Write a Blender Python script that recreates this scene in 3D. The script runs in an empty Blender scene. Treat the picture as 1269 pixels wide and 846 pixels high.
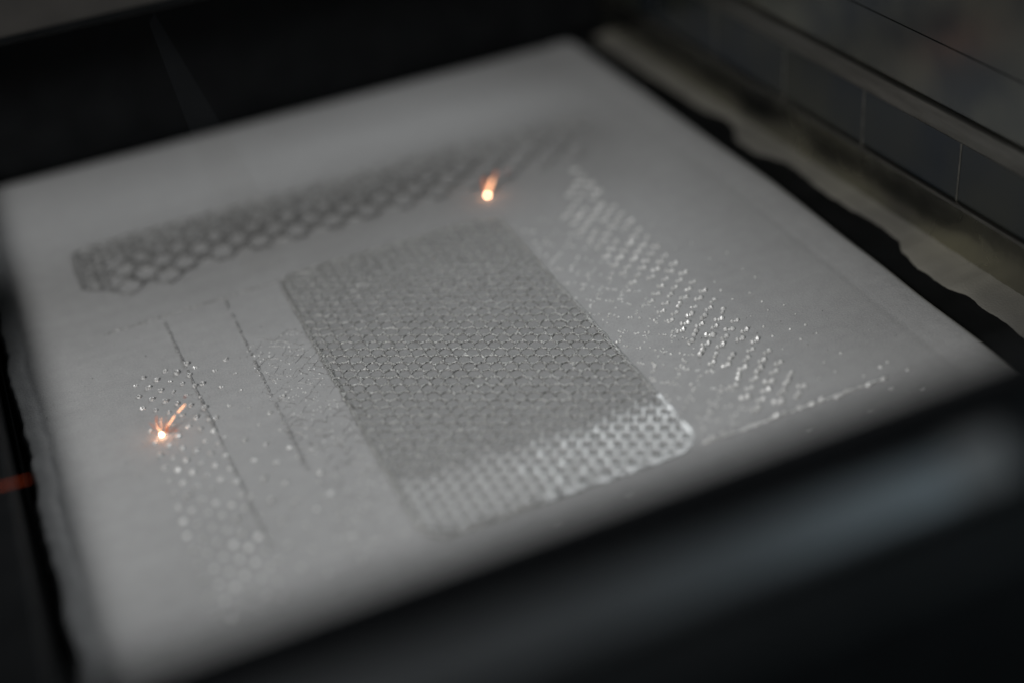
import bpy, bmesh, math, random
from mathutils import Vector, Matrix, noise

# 1 Blender unit = 1 dm; the powder bed is about 25 cm wide
sc = bpy.context.scene
sc.unit_settings.scale_length = 0.1
COL = sc.collection
random.seed(7)

# ------------------------------------------------------------------ camera
cam = bpy.data.cameras.new('camera')
co = bpy.data.objects.new('camera', cam)
COL.objects.link(co)
R_ = Vector((0.91681576, -0.38881029, -0.0909694))
U_ = Vector((0.29050019, 0.49314326, 0.82001181))
F_ = Vector((0.27396808, 0.77822637, -0.56507097))
CAM = Vector((-1.0221, -3.1898, 2.3283))
co.matrix_world = Matrix(((R_.x, U_.x, -F_.x, CAM.x), (R_.y, U_.y, -F_.y, CAM.y), (R_.z, U_.z, -F_.z, CAM.z), (0, 0, 0, 1)))
cam.lens = 50.04
cam.sensor_width = 36
cam.clip_start = 0.01
cam.clip_end = 200
cam.dof.use_dof = True
cam.dof.focus_distance = 4.09
cam.dof.aperture_fstop = 0.25        # 20 mm of entrance pupil at this scale
cam.dof.aperture_blades = 0
sc.camera = co

# ------------------------------------------------------------------ light
w = bpy.data.worlds.new('World')
sc.world = w
w.use_nodes = True
bg = w.node_tree.nodes['Background']
bg.inputs[0].default_value = (0.75, 0.9, 1.0, 1)
bg.inputs[1].default_value = 0.012

def lamp(name, loc, aim, size, power, color, sy=None):
    l = bpy.data.lights.new(name, 'AREA')
    l.energy = power
    l.color = color
    l.size = size
    if sy:
        l.shape = 'RECTANGLE'
        l.size_y = sy
    o = bpy.data.objects.new(name, l)
    o.location = loc
    o.rotation_euler = (Vector(aim) - Vector(loc)).to_track_quat('-Z', 'Y').to_euler()
    COL.objects.link(o)
    return o

lamp('chamber_lamp', (-4.2, -3.4, 4.0), (0.2, 0.0, 0), 1.6, 370, (1.0, 0.995, 0.98))
lamp('rear_lamp', (2.6, 2.7, 2.8), (0.5, -0.2, 0), 1.8, 145, (0.95, 0.98, 1.0))
lamp('front_lamp', (1.35, -3.7, 1.25), (0.1, -1.85, 0.82), 1.0, 16, (0.74, 0.92, 1.0))

sc.view_settings.view_transform = 'Standard'
sc.view_settings.look = 'None'
sc.view_settings.gamma = 1
sc.view_settings.exposure = 0
sc.cycles.use_denoising = True
sc.cycles.sample_clamp_indirect = 3
sc.cycles.max_bounces = 6

# ------------------------------------------------------------------ materials
def nodes(m):
    m.use_nodes = True
    nt = m.node_tree
    return nt, nt.nodes['Principled BSDF'], nt.nodes.new, nt.links.new

def mat(name, c0, c1=None, rough=0.6, metal=0.0, nscale=40, bump=0.0, bscale=200, bdist=0.002, r1=None, stretch=None, coat=0.0, spec=0.5, detail=4):
    m = bpy.data.materials.new(name)
    nt, p, N, L = nodes(m)
    p.inputs['Roughness'].default_value = rough
    p.inputs['Metallic'].default_value = metal
    p.inputs['Specular IOR Level'].default_value = spec
    p.inputs['Coat Weight'].default_value = coat
    p.inputs['Base Color'].default_value = (*c0, 1)
    tc = N('ShaderNodeTexCoord')
    vec = tc.outputs['Object']
    if stretch:
        mp = N('ShaderNodeMapping')
        mp.inputs['Scale'].default_value = stretch
        L(vec, mp.inputs[0])
        vec = mp.outputs[0]
    if c1:
        n = N('ShaderNodeTexNoise')
        n.inputs['Scale'].default_value = nscale
        n.inputs['Detail'].default_value = detail
        L(vec, n.inputs['Vector'])
        r = N('ShaderNodeValToRGB')
        r.color_ramp.elements[0].position = 0.32
        r.color_ramp.elements[1].position = 0.68
        r.color_ramp.elements[0].color = (*c0, 1)
        r.color_ramp.elements[1].color = (*c1, 1)
        L(n.outputs['Fac'], r.inputs[0])
        L(r.outputs[0], p.inputs['Base Color'])
        if r1 is not None:
            mr = N('ShaderNodeMapRange')
            mr.inputs['To Min'].default_value = rough
            mr.inputs['To Max'].default_value = r1
            L(n.outputs['Fac'], mr.inputs[0])
            L(mr.outputs[0], p.inputs['Roughness'])
    if bump:
        n2 = N('ShaderNodeTexNoise')
        n2.inputs['Scale'].default_value = bscale
        n2.inputs['Detail'].default_value = 3
        L(vec, n2.inputs['Vector'])
        b = N('ShaderNodeBump')
        b.inputs['Strength'].default_value = bump
        b.inputs['Distance'].default_value = bdist
        L(n2.outputs['Fac'], b.inputs['Height'])
        L(b.outputs[0], p.inputs['Normal'])
    return m

def powder_mat(name, base, hue=(1, 1, 1)):
    """fine grey metal powder: large soft mottling, fine grain, grain relief"""
    m = bpy.data.materials.new(name)
    nt, p, N, L = nodes(m)
    p.inputs['Roughness'].default_value = 0.85
    p.inputs['Specular IOR Level'].default_value = 0.25
    tc = N('ShaderNodeTexCoord')
    a = N('ShaderNodeTexNoise'); a.inputs['Scale'].default_value = 3.0; a.inputs['Detail'].default_value = 5
    b = N('ShaderNodeTexNoise'); b.inputs['Scale'].default_value = 170; b.inputs['Detail'].default_value = 3
    g = N('ShaderNodeTexNoise'); g.inputs['Scale'].default_value = 420; g.inputs['Detail'].default_value = 2
    mp = N('ShaderNodeMapping'); mp.inputs['Scale'].default_value = (1.2, 22, 1)
    s = N('ShaderNodeTexNoise'); s.inputs['Scale'].default_value = 1.0; s.inputs['Detail'].default_value = 3
    for n in (a, b, g): L(tc.outputs['Object'], n.inputs['Vector'])
    L(tc.outputs['Object'], mp.inputs[0]); L(mp.outputs[0], s.inputs['Vector'])
    def mad(x, mul, add):
        k = N('ShaderNodeMath'); k.operation = 'MULTIPLY_ADD'
        L(x, k.inputs[0]); k.inputs[1].default_value = mul
        if isinstance(add, float): k.inputs[2].default_value = add
        else: L(add, k.inputs[2])
        return k.outputs[0]
    v = mad(a.outputs['Fac'], base * 0.20, base * 0.32)
    m2 = N('ShaderNodeTexNoise'); m2.inputs['Scale'].default_value = 26; m2.inputs['Detail'].default_value = 4
    L(tc.outputs['Object'], m2.inputs['Vector'])
    v = mad(m2.outputs['Fac'], base * 0.22, v)
    v = mad(s.outputs['Fac'], base * 0.14, v)
    v = mad(b.outputs['Fac'], base * 0.42, v)
    v = mad(g.outputs['Fac'], base * 0.50, v)
    cr = N('ShaderNodeMix'); cr.data_type = 'RGBA'; cr.blend_type = 'MULTIPLY'
    cr.inputs[0].default_value = 1
    L(v, cr.inputs[6]); cr.inputs[7].default_value = (*hue, 1)
    L(cr.outputs[2], p.inputs['Base Color'])
    bp = N('ShaderNodeBump'); bp.inputs['Strength'].default_value = 0.6; bp.inputs['Distance'].default_value = 0.0025
    L(b.outputs['Fac'], bp.inputs['Height'])
    bp2 = N('ShaderNodeBump'); bp2.inputs['Strength'].default_value = 0.6; bp2.inputs['Distance'].default_value = 0.001
    L(g.outputs['Fac'], bp2.inputs['Height']); L(bp.outputs[0], bp2.inputs['Normal'])
    L(bp2.outputs[0], p.inputs['Normal'])
    return m

M_POWDER = powder_mat('metal_powder', 0.30, (0.998, 1.0, 1.004))
M_FILL = powder_mat('darker_powder', 0.228, (0.995, 1.0, 0.998))  # darker than the open bed powder
M_SPILL = mat('spilled_powder', (0.085, 0.082, 0.076), (0.165, 0.158, 0.136), 0.9, 0, 2.2, 0.6, 150, 0.004, spec=0.2, detail=6)  # olive tint is warm light painted into the powder colour
M_WALLMETAL = mat('melted_metal_rough', (0.03, 0.03, 0.029), (0.70, 0.70, 0.685), 0.38, 0.42, 190, 1.0, 300, 0.004, r1=0.3)
M_LINE = mat('melted_line', (0.16, 0.16, 0.16), (0.44, 0.44, 0.435), 0.55, 0.25, 150, 0.8, 260, 0.003)
M_SMOOTH = mat('melted_metal_fresh', (0.36, 0.363, 0.36), (0.52, 0.525, 0.52), 0.52, 0.75, 90, 0.5, 220, 0.003, r1=0.38)
M_FRESH = mat('melted_metal_satin', (0.30, 0.30, 0.297), (0.46, 0.46, 0.455), 0.5, 0.45, 110, 0.5, 220, 0.003)
M_BEAD = mat('melted_bead', (0.58, 0.58, 0.575), (0.88, 0.88, 0.87), 0.45, 0.4, 120, 0.5, 200, 0.003)
M_DARKBEAD = mat('melted_bead_dark', (0.34, 0.34, 0.34), (0.75, 0.75, 0.74), 0.38, 0.3, 150, 0.6, 240, 0.003, r1=0.25)
M_BLACK = mat('black_floor', (0.002, 0.0024, 0.0028), (0.0045, 0.005, 0.0056), 0.6, 0, 8, 0.1, 60, 0.004, spec=0.12)
M_FRAME = mat('black_frame', (0.0025, 0.003, 0.0033), (0.004, 0.0045, 0.005), 0.55, 0, 6, spec=0.06)
M_RUBBER = mat('black_rubber', (0.0014, 0.0017, 0.002), (0.0022, 0.0026, 0.003), 0.75, 0, 12, spec=0.04)
M_STRIP = mat('brushed_strip', (0.05, 0.053, 0.056), (0.075, 0.079, 0.083), 0.38, 0.7, 6, 0.1, 40, 0.002, stretch=(1, 12, 12))
M_CAP = mat('grey_cap', (0.045, 0.045, 0.046), (0.06, 0.06, 0.06), 0.5, 0.2, 6)
M_STEEL = mat('olive_reflection_steel', (0.11, 0.12, 0.128), (0.30, 0.295, 0.24), 0.17, 1.0, 2.0, 0.05, 12, 0.003, r1=0.30, detail=3)  # olive patches paint yellowish reflections into the steel colour
M_SKIRT = mat('olive_reflection_skirt', (0.36, 0.36, 0.345), (0.58, 0.565, 0.46), 0.20, 1.0, 2.4, 0.5, 5, 0.016, r1=0.32, detail=3)  # same yellowish reflections, painted as olive patches on the skirt
M_RAIL = mat('rail_steel', (0.16, 0.155, 0.14), (0.24, 0.235, 0.215), 0.38, 1.0, 5, 0.05, 60, 0.002, stretch=(1, 1, 6))
M_PANE = mat('dark_glass', (0.005, 0.008, 0.012), (0.017, 0.018, 0.014), 0.08, 0, 2.8, r1=0.22, spec=0.5, detail=2)
M_BAR = mat('recoater_paint', (0.024, 0.022, 0.020), (0.034, 0.031, 0.028), 0.5, 0.2, 5)

def glow(name, color, strength):
    m = bpy.data.materials.new(name)
    m.use_nodes = True
    nt = m.node_tree
    nt.nodes.remove(nt.nodes['Principled BSDF'])
    e = nt.nodes.new('ShaderNodeEmission')
    e.inputs[0].default_value = (*color, 1)
    e.inputs[1].default_value = strength
    nt.links.new(e.outputs[0], nt.nodes['Material Output'].inputs[0])
    return m
G_CORE = glow('white_hot', (1.0, 0.54, 0.31), 17)
G_STREAK = glow('orange_hot', (1.0, 0.47, 0.25), 2.6)
G_DIM = glow('red_hot', (1.0, 0.33, 0.18), 0.55)
G_FAINT = glow('cooling_red', (1.0, 0.16, 0.06), 0.22)

# ------------------------------------------------------------------ object helpers
def link_mesh(name, me, parent=None):
    o = bpy.data.objects.new(name, me)
    COL.objects.link(o)
    if parent: o.parent = parent
    return o
def make_mesh(name, verts, faces, m, smooth=False):
    me = bpy.data.meshes.new(name)
    me.from_pydata([tuple(v) for v in verts], [], faces)
    me.materials.append(m)
    if smooth: me.polygons.foreach_set('use_smooth', [True] * len(me.polygons))
    me.update()
    return me
def obj(name, verts, faces, m, parent=None, smooth=False):
    return link_mesh(name, make_mesh(name, verts, faces, m, smooth), parent)
def tag(o, label, cat, group=None, kind=None):
    if label: o['label'] = label
    if cat: o['category'] = cat
    if group: o['group'] = group
    if kind: o['kind'] = kind
    return o
def empty(name, loc=(0, 0, 0)):
    o = bpy.data.objects.new(name, None)
    o.empty_display_size = 0.05
    o.location = loc
    COL.objects.link(o)
    return o
def nz(x, y, k=1.0, s=0.0):
    return noise.noise(Vector((x * k + s, y * k - s, s * 1.7 + 0.37)))
def bevel_box(name, x0, x1, y0, y1, z0, z1, m, bev=0.006, parent=None, seg=2, rot=None):
    bm = bmesh.new()
    bmesh.ops.create_cube(bm, size=1)
    for v in bm.verts:
        v.co = Vector(((x0 + x1) / 2 + v.co.x * (x1 - x0), (y0 + y1) / 2 + v.co.y * (y1 - y0), (z0 + z1) / 2 + v.co.z * (z1 - z0)))
    bmesh.ops.bevel(bm, geom=list(bm.edges), offset=bev, segments=seg, affect='EDGES', profile=0.5)
    me = bpy.data.meshes.new(name)
    bm.to_mesh(me); bm.free()
    me.materials.append(m)
    return link_mesh(name, me, parent)

# ------------------------------------------------------------------ floor, bed, spilled powder
tag(bevel_box('chamber_floor', -4, 4, -4, 4, -0.30, -0.034, M_BLACK, 0.01), None, None, kind='structure')

def build_bed():
    nx, ny = 150, 190
    xs = [-1.26 + 2.49 * i / nx for i in range(nx + 1)]
    ys = [-1.15 + 3.10 * j / ny for j in range(ny + 1)]
    V, Fc = [], []
    for y in ys:
        xl = -1.262 + 0.011 * nz(0, y, 7) + 0.007 * nz(0, y, 29)
        xr = 1.238 - 0.0 * y + (-0.036 * max(0, y - 0.45)) + 0.004 * nz(3, y, 3)
        for i, x in enumerate(xs):
            t = i / nx
            # finer columns towards both long edges
            t = t + 0.09 * math.sin(2 * math.pi * t) * -1 * 0.9
            X = xl + (xr - xl) * t
            dl, dr, db = X - xl, xr - X, 1.95 - y
            z = 0.0012 * nz(X, y, 5)
            z -= 0.018 * max(0, 1 - db / 0.10) ** 2
            z -= 0.008 * max(0, 1 - dl / 0.012) ** 2 + 0.008 * max(0, 1 - dr / 0.02) ** 2
            z -= 0.003 * math.exp(-((dl - 0.060) / 0.008) ** 2) * (1 + 0.5 * nz(1, y, 5))     # groove left
            z += 0.003 * math.exp(-((dl - 0.034) / 0.014) ** 2) * (0.5 + 1.2 * nz(2, y, 22))    # soft smears beside it
            z -= 0.0016 * math.exp(-((dr - 0.135) / 0.01) ** 2)                               # groove right
            z += 0.0025 * math.exp(-((dr - 0.055) / 0.04) ** 2)
            V.append((X, y, z))
    W = nx + 1
    for j in range(ny):
        for i in range(nx):
            a = j * W + i
            Fc.append((a, a + 1, a + 1 + W, a + W))
    # skirt down to the floor
    loop = [i for i in range(W)] + [j * W + nx for j in range(1, ny + 1)] + [ny * W + i for i in range(nx - 1, -1, -1)] + [j * W for j in range(ny - 1, 0, -1)]
    b0 = len(V)
    for k in loop:
        x, y, z = V[k]
        V.append((x, y, -0.055))
    n = len(loop)
    for k in range(n):
        Fc.append((loop[k], b0 + k, b0 + (k + 1) % n, loop[(k + 1) % n]))
    return tag(obj('powder_bed', V, Fc, M_POWDER, smooth=True), None, None, kind='structure')
build_bed()

WAV = [(1.225, 1.95), (1.2297, 1.7609), (1.2587, 1.317), (1.2757, 1.1114), (1.322, 0.9847), (1.3103, 0.9076), (1.2737, 0.8221), (1.2751, 0.6959), (1.3169, 0.6256), (1.3452, 0.5718), (1.3516, 0.41), (1.3559, 0.2257), (1.3755, 0.0483), (1.3778, -0.0467), (1.3461, -0.1122), (1.3271, -0.2156), (1.3325, -0.3293), (1.3597, -0.4319), (1.3629, -0.546), (1.36, -0.75), (1.37, -1.15)]
def wall_x(y): return 1.397 - 0.05 * y
def build_spill():
    V, Fc = [], []
    P = []
    for (x0, y0), (x1, y1) in zip(WAV[:-1], WAV[1:]):
        for k in range(14):
            t = k / 14
            s = t * t * (3 - 2 * t) * 0.5 + t * 0.5
            P.append((x0 + (x1 - x0) * s, y0 + (y1 - y0) * t))
    prof = ((0, -0.0355), (0.006, -0.0325), (0.018, -0.029), (0.035, -0.0255), (0.07, -0.022), (1.0, -0.018))
    for (x, y) in P:
        x += 0.004 + 0.010 * min(1, max(0, (y + 0.7) / 0.4)) + 0.007 * nz(x * 0, y, 11) + 0.034 * min(1, max(0, (y - 0.35) / 0.5)) + 0.018 * min(1, max(0, (y - 0.9) / 0.4)) + 0.004 * nz(x, y, 40) + 0.003 * nz(x, y, 90)
        for d, z in prof:
            X = x + d if d < 1 else max(wall_x(y) + 0.085, x + 0.09)
            V.append((X, y, z + (0.004 * nz(X, y, 18) if d > 0.01 else 0)))
    n = len(prof)
    for j in range(len(P) - 1):
        for i in range(n - 1):
            a = j * n + i
            Fc.append((a, a + n, a + n + 1, a + 1))
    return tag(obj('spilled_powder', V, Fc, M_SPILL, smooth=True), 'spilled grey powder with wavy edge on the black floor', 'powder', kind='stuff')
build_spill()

# ------------------------------------------------------------------ chamber walls and frames
back = empty('back_wall', (0, 2.02, -0.05))
tag(back, 'black back wall of the chamber behind the powder bed', 'wall')
bevel_box('wall_plate', -3.0, 3.0, 0, 0.08, 0, 1.3, M_BLACK, 0.01, back)
bevel_box('base_strip', -3.0, 3.0, -0.05, -0.003, 0.0, 0.03, M_RUBBER, 0.006, back)

bar = empty('recoater_bar', (0, 1.36, 0.72))
tag(bar, 'dull grey horizontal bar spanning the chamber above the far end of the powder bed', 'machine bar')
bevel_box('bar_body', -3.0, 1.2, 0.0, 0.25, -0.01, 0.45, M_BAR, 0.012, bar)
bevel_box('lower_lip', -3.0, 1.2, -0.012, -0.002, 0.0, 0.02, M_FRAME, 0.003, bar)

lw = empty('side_ledge', (-1.285, 0, -0.05))
tag(lw, 'black ledge along the left edge of the powder bed', 'ledge')
bevel_box('ledge_plate', -1.6, -0.012, -1.6, 2.0, 0.002, 0.235, M_BLACK, 0.004, lw)
bevel_box('edge_strip', 0.002, 0.006, -1.6, 2.0, 0.002, 0.050, M_FRAME, 0.0015, lw)

rw = empty('side_wall', (1.397, 0, -0.05))
rw.rotation_euler = (0, 0, math.atan(0.05))
tag(rw, 'steel side wall with olive-painted reflections, dark glass panes and a rail right of the powder bed', 'wall')
Z = 0.05
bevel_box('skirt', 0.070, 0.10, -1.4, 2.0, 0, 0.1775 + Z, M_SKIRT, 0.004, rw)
bevel_box('sill', 0.009, 0.10, -1.4, 2.0, 0.178 + Z, 0.192 + Z, M_RAIL, 0.003, rw)
seams = [-1.14, -0.70, -0.25, 0.195, 0.62, 1.05, 1.48, 1.92]
for a, b in zip(seams[:-1], seams[1:]):
    bevel_box('pane', 0.022, 0.05, a + 0.0037, b - 0.0037, 0.1925 + Z, 0.3855 + Z, M_PANE, 0.002, rw, 1)
for a in seams:
    bevel_box('seam', 0.0205, 0.05, a - 0.0035, a + 0.0035, 0.193 + Z, 0.384 + Z, M_RAIL, 0.0015, rw, 1)
bevel_box('rail', 0.006, 0.06, -1.4, 2.0, 0.386 + Z, 0.460 + Z, M_RAIL, 0.006, rw)
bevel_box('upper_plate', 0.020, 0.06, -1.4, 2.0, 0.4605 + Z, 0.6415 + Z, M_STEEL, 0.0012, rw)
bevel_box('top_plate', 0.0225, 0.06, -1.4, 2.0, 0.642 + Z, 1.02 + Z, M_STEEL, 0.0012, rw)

ff = empty('window_frame', (0, -1.8, 0.6))
tag(ff, 'blurred black window frame with a grey metal strip across the foreground', 'frame')
def profile_bar(name, prof, x0, x1, m, parent, smooth=True):
    n = len(prof)
    V = [(x0, y, z) for y, z in prof] + [(x1, y, z) for y, z in prof]
    Fc = [(i, i + n, (i + 1) % n + n, (i + 1) % n) for i in range(n)] + [tuple(range(n - 1, -1, -1)), tuple(range(n, 2 * n))]
    return obj(name, V, Fc, m, parent)
profile_bar('gasket', [(-0.03, 0.30), (-0.035, 0.362), (-0.02, 0.38), (0.02, 0.385), (0.05, 0.37), (0.06, 0.30)], -2.2, 1.6, M_RUBBER, ff)
STRIP = [(-0.088, 0.246), (-0.084, 0.258), (-0.047, 0.306), (-0.037, 0.310), (-0.037, 0.22), (-0.08, 0.22)]
profile_bar('metal_strip', STRIP, -2.2, 0.125, M_STRIP, ff)
profile_bar('corner_cap', [(y + 0.003, z + 0.002) for y, z in STRIP], 0.128, 0.235, M_CAP, ff)
profile_bar('corner_block', [(-0.095, 0.22), (-0.08, 0.275), (-0.05, 0.33), (-0.037, 0.335), (-0.037, 0.21)], 0.238, 0.62, M_FRAME, ff)
bevel_box('left_shade_post', -3.4, -2.0, -0.05, 0.06, -0.3, 0.95, M_FRAME, 0.02, ff)  # unseen low post, added to shade the near-left of the bed
profile_bar('lower_rail', [(-0.16, -0.3), (-0.155, 0.150), (-0.14, 0.175), (-0.10, 0.200), (-0.09, 0.215), (0.06, 0.215), (0.06, -0.3)], -2.2, 1.6, M_FRAME, ff)

# ------------------------------------------------------------------ printed parts
S = 0.04                                   # cell pitch of the fine lattice
def hexring(cx, cy, rin, h, wob, outer=S / math.sqrt(3), n=12, inside=None, dome=0.0):
    """rough wall round one cell; shared boundary points get the same noise in neighbouring cells"""
    V = []
    for k in range(n):
        a = 2 * math.pi * k / n
        # hexagon with corners at 0, 60, ... degrees (neighbours along +y)
        rr = outer * math.cos(math.pi / 6) / math.cos((a % (math.pi / 3)) - math.pi / 6)
        x, y = cx + rr * math.cos(a), cy + rr * math.sin(a)
        q = Vector((x * 70, y * 70, 1.3))
        d = noise.noise_vector(q) * wob
        V.append((x + d.x, y + d.y, h + dome + d.z * 1.2))
    for k in range(n):
        a = 2 * math.pi * k / n
        rr = rin * (1 + 0.14 * nz(cx + math.cos(a) * .02, cy + math.sin(a) * .02, 60))
        x, y = cx + rr * math.cos(a), cy + rr * math.sin(a)
        d = noise.noise_vector(Vector((x * 90, y * 90, 4.1))) * wob
        V.append((x + d.x, y + d.y, h * 0.75 + d.z * 1.4))
    for k in range(n):
        a = 2 * math.pi * k / n
        rr = rin * 0.92
        V.append((cx + rr * math.cos(a), cy + rr * math.sin(a), -0.006))
    if inside:
        V = [inside(*v) for v in V]
    Fc = []
    for k in range(n):
        j = (k + 1) % n
        Fc.append((k, j, n + j, n + k))
        Fc.append((n + k, n + j, 2 * n + j, 2 * n + k))
    return V, Fc

def rrect(x0, x1, y0, y1, r, step=0.012):
    P = []
    for (cx, cy, a0) in ((x1 - r, y1 - r, 0), (x0 + r, y1 - r, 90), (x0 + r, y0 + r, 180), (x1 - r, y0 + r, 270)):
        for k in range(9):
            a = math.radians(a0 + 90 * k / 8)
            P.append((cx + r * math.cos(a), cy + r * math.sin(a)))
    Q = []
    for i, p in enumerate(P):
        q = P[(i + 1) % len(P)]
        d = math.hypot(q[0] - p[0], q[1] - p[1])
        m = max(1, int(d / step))
        for k in range(m):
            Q.append((p[0] + (q[0] - p[0]) * k / m, p[1] + (q[1] - p[1]) * k / m))
    return Q
def rim_mesh(path, width, h, m, name, parent, closed=True, wob=0.003, keep=None):
    V, Fc, n = [], [], len(path)
    for i, (x, y) in enumerate(path):
        a, b = path[(i - 1) % n], path[(i + 1) % n]
        if not closed:
            a, b = path[max(0, i - 1)], path[min(n - 1, i + 1)]
        t = Vector((b[0] - a[0], b[1] - a[1])).normalized()
        nx_, ny_ = -t.y, t.x
        for o, z in ((-0.5, -0.006), (-0.38, h * 0.7), (0.0, h), (0.38, h * 0.7), (0.5, -0.006)):
            d = noise.noise_vector(Vector((x * 80 + o * 9, y * 80, 2.2))) * wob
            V.append((x + nx_ * o * width + d.x, y + ny_ * o * width + d.y, z + (d.z if z > 0 else 0)))
    rng = n if closed else n - 1
    for i in range(rng):
        j = (i + 1) % n
        if keep and not keep(*path[i]): continue
        for k in range(4):
            Fc.append((i * 5 + k, j * 5 + k, j * 5 + k + 1, i * 5 + k + 1))
    return obj(name, V, Fc, m, parent)

def in_rrect(x, y, x0, x1, y0, y1, r):
    dx = max(x0 + r - x, x - (x1 - r), 0)
    dy = max(y0 + r - y, y - (y1 - r), 0)
    return math.hypot(dx, dy) <= r and x0 <= x <= x1 and y0 <= y <= y1

# --- the central honeycomb plate
PX0, PX1, PY0, PY1, PR = -0.406, 0.348, -0.664, 0.722, 0.075
plate = empty('honeycomb_plate')
tag(plate, 'large rounded rectangle of fine honeycomb in the middle of the powder bed', 'printed part')
def strip_edge(x): return -0.425 + 0.02 * nz(x, 0, 9)
ox, oy = -0.0147, 0.0213
cells = []
for i in range(-14, 14):
    for j in range(-40, 40):
        x = ox + i * S * math.sqrt(3) / 2
        y = oy + j * S - i * S / 2
        if in_rrect(x, y, PX0 + 0.001, PX1 - 0.001, PY0 + 0.001, PY1 - 0.001, PR): cells.append((x, y))
cells.sort(key=lambda p: (p[0] - CAM.x) ** 2 + (p[1] - CAM.y) ** 2)
def clampin(x, y, z):
    return (min(max(x, PX0 + 0.003), PX1 - 0.003), min(max(y, PY0 + 0.003), PY1 - 0.003), z)
SV, SF = [], []
for k, (x, y) in enumerate(cells):
    fresh = y < strip_edge(x)
    if fresh:
        V, Fc = hexring(x, y, 0.0115 + 0.006 * max(0.0, 1 - (strip_edge(x) - y) / 0.07), 0.0045, 0.0010, inside=clampin)
    else:
        V, Fc = hexring(x, y, 0.0187, 0.0062, 0.0023, inside=clampin)
    if k < 300:
        obj('cell', V, Fc, M_SMOOTH if fresh and random.random() < 0.15 + 3.2 * (x + 0.08) else (M_FRESH if fresh else M_WALLMETAL), plate, smooth=fresh)
    else:
        b = len(SV); SV += V
        SF += [tuple(q + b for q in f) for f in Fc]
tag(obj('cell_lattice', SV, SF, M_WALLMETAL, plate), None, None, kind='stuff')
ro = rrect(PX0, PX1, PY0, PY1, PR)
obj('cell_floor', [(x, y, 0.0018) for x, y in ro], [tuple(range(len(ro)))], M_FILL, plate)
rim_mesh(ro, 0.018, 0.0055, M_WALLMETAL, 'rim', plate, keep=lambda x, y: y >= -0.43 or x < -0.1, wob=0.004)
rim_mesh(ro, 0.023, 0.0050, M_SMOOTH, 'fresh_rim', plate, keep=lambda x, y: y < -0.425 and x > -0.1, wob=0.0035)

# --- bead and pin shapes, shared between copies
def lump(pts, seed, sub=1):
    bm = bmesh.new()
    for (x, y, r, hz) in pts:
        t = bmesh.ops.create_icosphere(bm, subdivisions=sub, radius=1)
        for v in t['verts']:
            k = 1 + 0.35 * noise.noise(v.co * 1.7 + Vector((seed * 3.1, x * 90, y * 90)))
            v.co = Vector((x + v.co.x * r * k, y + v.co.y * r * k, v.co.z * hz * k + hz * 0.15))
    return bm
def lump_mesh(name, pts, seed, m):
    bm = lump(pts, seed)
    me = bpy.data.meshes.new(name)
    bm.to_mesh(me); bm.free()
    me.materials.append(m)
    return me
def crater_mesh(seed, m, r=0.0085):
    """small melted ring with a pit, like the top of a thin pin"""
    n = 9
    V, Fc = [], []
    for ring, (rr, z) in enumerate(((1.25, -0.003), (0.95, 0.0065), (0.5, 0.005), (0.25, -0.004))):
        for k in range(n):
            a = 2 * math.pi * k / n
            q = 1 + 0.3 * noise.noise(Vector((math.cos(a) * 1.5, math.sin(a) * 1.5 + ring, seed * 2.3)))
            V.append((rr * r * q * math.cos(a) * 1.15, rr * r * q * math.sin(a), z * (q ** 2)))
    for ring in range(3):
        for k in range(n):
            j = (k + 1) % n
            Fc.append((ring * n + k, ring * n + j, ring * n + n + j, ring * n + n + k))
    return make_mesh('pin', V, Fc, m)
CR = [crater_mesh(s, M_DARKBEAD, 0.0062) for s in range(3)] + [lump_mesh('pin', [(-0.003, 0, 0.004, 0.005), (0.0035, 0.001, 0.0038, 0.006), (0.001, 0.004, 0.003, 0.003)], s + 60, M_DARKBEAD) for s in range(4)]
PAIR = [lump_mesh('pin', [(-0.0068, -0.003, 0.0052, 0.0065), (0.0062, 0.003, 0.0055, 0.0075), (0.0, 0.0, 0.0038, 0.004)], s, M_BEAD) for s in range(6)]
DOME = [lump_mesh('pin', [(0.0, 0.0, 0.0088, 0.0080)], s + 80, M_BEAD if s % 2 else M_DARKBEAD) for s in range(5)]
DOT = [lump_mesh('bead', [(0, 0, 0.0042, 0.0048)], s + 20, M_BEAD) for s in range(5)]
LONG = [lump_mesh('bead', [(-0.004, 0, 0.004, 0.004), (0.004, 0.001, 0.0042, 0.0045)], s + 40, M_BEAD) for s in range(5)]
def put(name, me, x, y, parent, s=1.0, rz=0.0, sz=1.0):
    o = link_mesh(name, me, parent)
    o.location = (x, y, 0)
    o.rotation_euler = (0, 0, rz)
    o.scale = (s, s, s * sz)
    return o

# --- left field: dense strip of pins, wider pins, thin frame lines
field = empty('pin_lattice')
tag(field, 'flat field of tiny metal pins and thin frame lines left of the honeycomb plate', 'printed part')
for i in range(0, 6):
    for j in range(-30, 30):
        x = -0.931 + i * 0.0315
        y = 0.306 + j * 0.06 + (i % 2) * 0.03
        if -0.70 < y < 0.425 - 0.05 * (i == 0):
            if random.random() < 0.05: continue
            put('pin', random.choice(CR if y > 0.12 else DOME), x + random.gauss(0, .0012), y + random.gauss(0, .0012), field, random.uniform(.8, 1.2), random.uniform(0, 6.3), random.uniform(.7, 1.2))
for i in range(0, 5):
    for j in range(-14, 14):
        x = -0.753 + i * 0.0475
        y = 0.276 + j * 0.0925 - i * 0.046
        if -0.66 < y < 0.37 and not (i >= 3 and y > .2):
            if random.random() < 0.08: continue
            put('pin', random.choice(CR) if y > -0.1 else random.choice(CR[:3] + DOME), x + random.gauss(0, .003), y + random.gauss(0, .003), field, random.uniform(.8, 1.15), random.uniform(0, 6.3), random.uniform(.5, 1.1))
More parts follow.
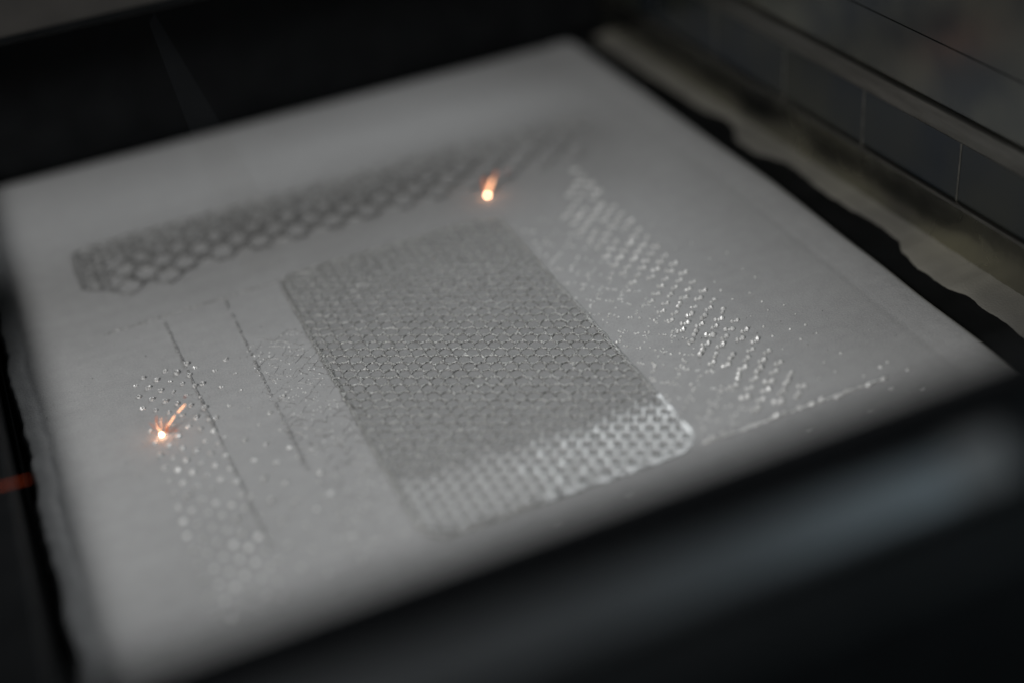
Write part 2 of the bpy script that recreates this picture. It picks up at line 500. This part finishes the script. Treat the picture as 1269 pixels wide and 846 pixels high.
def line(p, q, step=0.012):
    n = int(math.hypot(q[0] - p[0], q[1] - p[1]) / step)
    return [(p[0] + (q[0] - p[0]) * k / n, p[1] + (q[1] - p[1]) * k / n) for k in range(n + 1)]
def frame_line(p, q, width, h, m, parent, broken=0.0):
    rs = random.Random(int(p[0] * 997 + q[1] * 131))
    bad = lambda x, y: rs.random() > broken
    return rim_mesh(line(p, q), width, h, m, 'frame_line', parent, closed=False, wob=0.0035, keep=bad)
frame_line((-0.966, 0.688), (-0.41, 0.704), 0.010, 0.0042, M_LINE, field, 0.04)
frame_line((-0.786, 0.682), (-0.752, -0.50), 0.007, 0.003, M_LINE, field, 0.1)
frame_line((-0.588, 0.68), (-0.588, -0.25), 0.0065, 0.0032, M_LINE, field, 0.3)

# --- fine mesh between the pins and the plate: thin curved wires
meshp = empty('wire_mesh')
tag(meshp, 'faint strip of thin curved melted wires against the left side of the honeycomb plate', 'printed part')
def wire(p, q, bow, width, h, parent, seed):
    n = 6
    V, Fc = [], []
    d = Vector((q[0] - p[0], q[1] - p[1])); nrm = Vector((-d.y, d.x)).normalized()
    for k in range(n + 1):
        t = k / n
        b = bow * math.sin(math.pi * t)
        x = p[0] + d.x * t + nrm.x * b
        y = p[1] + d.y * t + nrm.y * b
        ww = width * (0.5 + 0.8 * abs(nz(x, y, 120, seed)))
        hh = h * (0.6 + 0.9 * abs(nz(x, y, 150, seed + 3)))
        V += [(x - nrm.x * ww, y - nrm.y * ww, -0.003), (x, y, hh), (x + nrm.x * ww, y + nrm.y * ww, -0.003)]
    for k in range(n):
        a = k * 3
        Fc += [(a, a + 3, a + 4, a + 1), (a + 1, a + 4, a + 5, a + 2)]
    return obj('wire', V, Fc, M_DARKBEAD if seed < 4 else M_LINE, parent)
rs = random.Random(5)
P_ = 0.046
for i in range(-1, 10):
    for j in range(-24, 24):
        x = -0.60 + i * P_ / 2
        y = -0.1 + j * 0.040 + (i % 2) * 0.020
        for dx, dy in ((P_ / 2, 0.020), (P_ / 2, -0.020)):
            dx += rs.gauss(0, .006); dy += rs.gauss(0, .006)
            mx, my = x + dx / 2, y + dy / 2
            if not (-0.592 < mx < -0.418 and -0.62 < my < 0.43 - 0.25 * abs(nz(mx, 0, 12))): continue
            if rs.random() < (0.40 if my > -0.1 else 0.5): continue
            wire((x, y), (x + dx * 1.05, y + dy * 1.05), rs.uniform(-.006, .006), 0.0012, 0.0022, meshp, rs.random() * 9)
for k in range(230):
    x, y = rs.uniform(-0.60, -0.42), rs.uniform(-0.64, 0.4)
    put('bead', rs.choice(DOT), x, y, meshp, rs.uniform(.35, .75), rs.uniform(0, 6))

# --- right field: paired pins
pinr = empty('pin_lattice')
tag(pinr, 'long band of bright paired metal pins right of the honeycomb plate', 'printed part')
for i in range(0, 6):
    for j in range(-30, 30):
        x = 0.547 + i * 0.0315
        y = -0.307 + j * 0.06 - (i % 2) * 0.03
        top = 0.62 + 0.05 * i
        if -0.63 < y < top:
            if random.random() < 0.05: continue
            put('pin', random.choice(PAIR), x + random.gauss(0, .0012), y + random.gauss(0, .0012), pinr, random.uniform(1.0, 1.3) * (1.12 if y < -0.1 else 1.0), random.gauss(-0.3, 0.3), random.uniform(.8, 1.3))
rim_mesh(line((0.35, -0.662), (0.92, -0.655), 0.01), 0.0075, 0.0035, M_DARKBEAD, 'frame_line', pinr, closed=False, wob=0.0035)
for k in range(26):
    x = 0.37 + 0.55 * (k / 26) + random.uniform(-.008, .008)
    put('bead', random.choice(DOT), x, -0.656 + random.gauss(0, .004), pinr, random.uniform(.9, 2.2), random.uniform(0, 6))

# --- net of beads between the plate and the pins
net = empty('bead_net')
tag(net, 'open net of shiny melted beads between the honeycomb plate and the paired pins', 'printed part')
PN, QN = 0.104, 0.095
cnt = 0
for i in range(-1, 6):
    for j in range(-15, 15):
        x = 0.358 + i * PN / 2
        y = 0.039 + j * QN + (i % 2) * QN / 2
        for dx, dy in ((PN / 2, QN / 2), (PN / 2, -QN / 2)):
            for t in (0.12, 0.38, 0.62, 0.88):
                bx = x + dx * t + rs.gauss(0, .006); by = y + dy * t + rs.gauss(0, .004)
                if not (0.362 < bx < 0.545 and -0.64 < by < 0.62): continue
                if rs.random() < (0.22 if by < 0.25 else 0.5) or cnt >= 300: continue
                cnt += 1
                put('bead', rs.choice(DOT + LONG), bx, by, net, rs.uniform(.55, 1.15), math.atan2(dy, dx) + rs.gauss(0, .5), rs.uniform(.6, 1.1))

# --- sparse pins at the far right
sp = empty('pin_row')
tag(sp, 'scattered single metal dots right of the paired pins', 'printed part')
for i in range(0, 3):
    for j in range(-6, 14):
        x = 0.757 + i * 0.059
        y = -0.341 + j * 0.0565 + 0.003 * i
        if not (-0.62 < y < 0.45 - 0.12 * i): continue
        if rs.random() < (0.25 if y < 0 else 0.5): continue
        put('pin', rs.choice(DOT), x + rs.gauss(0, .004), y + rs.gauss(0, .004), sp, rs.uniform(.35, 1.0) * (0.85 if y > 0 else 1.15), rs.uniform(0, 6))
for x, y in ((0.93, -0.61), (0.96, -0.60), (0.985, -0.655), (0.90, -0.70), (0.97, -0.74), (0.62, -0.74), (0.80, -0.75), (0.10, -0.74), (-0.1, -0.75)):
    put('pin', rs.choice(DOT), x, y, sp, rs.uniform(.8, 1.3))

# --- lattice band at the far end of the bed
band = empty('lattice_band')
tag(band, 'long dark rounded lattice band with large open cells at the far end of the bed', 'printed part')
BX0, BX1, BY0, BY1, BR = -0.985, 0.90, 0.86, 1.27, 0.07
def diamond(cx, cy, top_only, hole):
    n = 12
    V, Fc = [], []
    hx, hy = 0.0635, 0.0575
    for ring in range(3):
        for k in range(n):
            a = 2 * math.pi * k / n
            ca, sa = math.cos(a), math.sin(a)
            if ring == 0:
                rr = 1 / (abs(ca) / hx + abs(sa) / hy)
                z = 0.005
            else:
                rr = (0.036, 0.034)[ring - 1] * hole * (1 + 0.12 * nz(cx + ca, cy + sa, 3))
                z = (0.004, -0.006)[ring - 1]
            x, y = cx + rr * ca, cy + rr * sa
            d = noise.noise_vector(Vector((x * 50, y * 50, 6.0))) * 0.004
            V.append((x + d.x, y + d.y, z + d.z * (1 if ring < 2 else 0)))
    for ring in range(2):
        for k in range(n):
            if top_only and 6 <= k < 12: continue
            j = (k + 1) % n
            Fc.append((ring * n + k, ring * n + j, ring * n + n + j, ring * n + n + k))
    return V, Fc
M_BAND = mat('melted_metal_dull', (0.15, 0.15, 0.148), (0.48, 0.48, 0.475), 0.5, 0.45, 60, 0.8, 150, 0.004)
for row, (ry, hole) in enumerate(((0.926, 1.0), (0.9835, 0.95), (1.041, 0.82), (1.0985, 0.62))):
    for i in range(0, 13):
        x = -0.846 + (row % 2) * 0.0635 + i * 0.127
        h2 = hole + (1.35 - hole) * min(1, max(0, (x - 0.05) / 0.75))
        V, Fc = diamond(x, ry, row == 0 and i > 1, h2)
        obj('large_cell', V, Fc, M_BAND, band)
small = []
for i in range(-40, 40):
    for j in range(-60, 60):
        x = -0.05 + i * S * math.sqrt(3) / 2
        y = 1.1 + j * S - (i % 2) * S / 2
        edge = 1.135 + 0.012 * nz(x, 0, 8) if x > -0.90 else 0.955
        if y > edge and in_rrect(x, y, BX0 + 0.01, BX1 - 0.01, 0.4, BY1 - 0.01, BR): small.append((x, y))
small.sort(key=lambda p: (p[0] - CAM.x) ** 2 + (p[1] - CAM.y) ** 2)
SV, SF = [], []
for k, (x, y) in enumerate(small):
    V, Fc = hexring(x, y, 0.0105 + 0.0075 * min(1, max(0, (x + 0.2) / 0.9)), 0.005 - 0.002 * min(1, max(0, (x + 0.2) / 0.9)), 0.003)
    if k < 250 and x < 0.55:
        obj('cell', V, Fc, M_BAND, band)
    else:
        b = len(SV); SV += V
        SF += [tuple(q + b for q in f) for f in Fc]
tag(obj('cell_lattice', SV, SF, M_BAND, band), None, None, kind='stuff')
rim_mesh(rrect(BX0, BX1, BY0, BY1, BR), 0.018, 0.005, M_BAND, 'rim', band, keep=lambda x, y: y > 1.0 and x < 0.4, wob=0.005)

# --- stray grains and spatter lying on the powder
def build_grains():
    V, Fc = [], []
    rg = random.Random(11)
    for k in range(2600):
        x, y = rg.uniform(-1.2, 1.15), rg.uniform(-0.85, 1.5)
        if PX0 < x < PX1 and PY0 < y < PY1: continue
        r = 0.0008 + 0.0014 * rg.random() ** 3
        b = len(V)
        a = rg.uniform(0, 6.3)
        for i in range(4):
            V.append((x + r * 1.3 * math.cos(a + i * 1.571), y + r * math.sin(a + i * 1.571), 0.0012))
        V.append((x + rg.uniform(-.3, .3) * r, y + rg.uniform(-.3, .3) * r, 0.0012 + r * 1.3))
        Fc += [(b + i, b + (i + 1) % 4, b + 4) for i in range(4)]
    tag(obj('powder_grains', V, Fc, M_LINE), 'tiny stray grains scattered over the grey powder bed', 'powder grains', kind='stuff')
build_grains()

# ------------------------------------------------------------------ sparks
def ball(name, c, r, m, parent, sx=1.0):
    bm = bmesh.new()
    bmesh.ops.create_icosphere(bm, subdivisions=2, radius=r)
    for v in bm.verts:
        v.co = Vector(c) + v.co * (1 + 0.15 * noise.noise(v.co * 150))
    me = bpy.data.meshes.new(name)
    bm.to_mesh(me); bm.free()
    me.materials.append(m)
    return link_mesh(name, me, parent)
def droplet(name, p, q, r0, r1, m, parent):
    p, q = Vector(p), Vector(q)
    d = (q - p).normalized()
    a = d.orthogonal().normalized(); b = d.cross(a)
    n, V, Fc = 7, [], []
    prof = ((0.0, 0.3), (0.08, 0.9), (0.35, 1.0), (0.75, 0.95), (0.95, 0.7), (1.0, 0.2))
    for t, k in prof:
        r = (r0 + (r1 - r0) * t) * k
        c = p + (q - p) * t
        for i in range(n):
            an = 2 * math.pi * i / n
            V.append(c + a * (r * math.cos(an)) + b * (r * math.sin(an)))
    for s in range(len(prof) - 1):
        for i in range(n):
            j = (i + 1) % n
            Fc.append((s * n + i, s * n + j, s * n + n + j, s * n + n + i))
    Fc += [tuple(range(n - 1, -1, -1)), tuple(range((len(prof) - 1) * n, len(prof) * n))]
    return obj(name, V, Fc, m, parent)

def rel(o, p): return tuple(Vector(p) - o.location)
s1 = empty('spark', (-0.9086, 0.0842, 0.004))
tag(s1, 'glowing spark with two bright streaks among the pins at the left', 'spark')
ball('melt_pool', (0, 0, 0.006), 0.0062, G_CORE, s1)
droplet('streak', rel(s1, (-0.8844, 0.0888, 0.0282)), rel(s1, (-0.8586, 0.0961, 0.0507)), 0.0016, 0.0020, G_STREAK, s1)
droplet('streak', rel(s1, (-0.8511, 0.0965, 0.0548)), rel(s1, (-0.8249, 0.0998, 0.0721)), 0.0020, 0.0020, G_STREAK, s1)
droplet('ember_or_reflection', (0.002, 0.004, 0.01), rel(s1, (-0.914, 0.1, 0.028)), 0.003, 0.0012, G_STREAK, s1)
droplet('ember_or_reflection', (0.012, 0.0, 0.008), rel(s1, (-0.885, 0.088, 0.030)), 0.005, 0.003, G_DIM, s1)
droplet('ember_or_reflection', rel(s1, (-0.9111, 0.1056, 0.0383)), rel(s1, (-0.905, 0.112, 0.056)), 0.002, 0.001, G_DIM, s1)
droplet('ember_or_reflection', rel(s1, (-0.874, 0.0742, 0.013)), rel(s1, (-0.862, 0.0742, 0.018)), 0.002, 0.001, G_DIM, s1)
droplet('ember_or_reflection', rel(s1, (-0.8232, 0.1091, 0.0857)), rel(s1, (-0.815, 0.111, 0.092)), 0.002, 0.001, G_FAINT, s1)

for k in range(18):
    an = random.uniform(-0.4, 3.3); el = random.uniform(0.3, 1.2); r0 = random.uniform(.014, .03); r1 = r0 + random.uniform(.010, .045)
    dv = Vector((math.cos(an) * math.cos(el), math.sin(an) * math.cos(el), math.sin(el)))
    droplet('trail', dv * r0, dv * r1, 0.0008, 0.0004, random.choice((G_DIM, G_DIM, G_STREAK)), s1)
def spark_light(o, power):
    l = bpy.data.lights.new('spark_light', 'POINT')
    l.energy = power
    l.color = (1.0, 0.36, 0.14)
    l.shadow_soft_size = 0.006
    q = bpy.data.objects.new('spark_light', l)
    COL.objects.link(q)
    q.parent = o
    q.location = (0, 0, 0.028)
spark_light(s1, 0.028)
s2 = empty('spark', (0.3704, 0.8512, 0.004))
tag(s2, 'blurred glowing spark with a short orange tail near the far lattice band', 'spark')
ball('melt_pool', (0, 0, 0.006), 0.0056, G_CORE, s2)
droplet('streak', (0.0, 0.0, 0.012), rel(s2, (0.4039, 0.8708, 0.0532)), 0.007, 0.0045, G_STREAK, s2)
droplet('ember_or_reflection', rel(s2, (0.4039, 0.8708, 0.0532)), rel(s2, (0.4237, 0.8777, 0.0722)), 0.005, 0.004, G_DIM, s2)
droplet('ember_or_reflection', (-0.004, 0.005, 0.012), rel(s2, (0.3763, 0.8826, 0.060)), 0.005, 0.006, G_DIM, s2)
droplet('ember_or_reflection', rel(s2, (0.4505, 0.8646, 0.0672)), rel(s2, (0.462, 0.866, 0.071)), 0.003, 0.002, G_FAINT, s2)
spark_light(s2, 0.028)

spark_refl = empty('ember_or_reflection', (-1.29, -0.29, 0.272))  # window reflection of a spark, added as a glowing streak
tag(spark_refl, 'dim red streak built for a window reflection of the spark, over the black ledge at the left edge', 'spark')
droplet('streak', (-0.10, 0.012, -0.004), (0.055, -0.008, 0.0), 0.0026, 0.0022, G_FAINT, spark_refl)

# ------------------------------------------------------------------ scattering wedge added for a reflection in the window
mv = bpy.data.materials.new('reflection_haze')
mv.use_nodes = True
nt = mv.node_tree
nt.nodes.remove(nt.nodes['Principled BSDF'])
pv = nt.nodes.new('ShaderNodeVolumeScatter')
pv.inputs['Color'].default_value = (0.8, 0.9, 1.0, 1)
pv.inputs['Density'].default_value = 0.008
nt.links.new(pv.outputs[0], nt.nodes['Material Output'].inputs['Volume'])
a, b, c_ = Vector((-0.5861, 0.907, 0.8377)), Vector((-0.4495, 0.4067, 0.215)), Vector((-0.545, 0.44, 0.218))
d = Vector((0.10, 0.26, 0.0))
V = [a, b, c_, a + d * 0.3, b + d * 0.8]
Fc = [(0, 1, 2), (3, 2, 4), (0, 3, 4, 1), (1, 4, 2), (2, 3, 0)]
tag(obj('reflection_haze', V, Fc, mv), 'faint scattering wedge for a window reflection above the far left of the bed', 'smoke', kind='stuff')
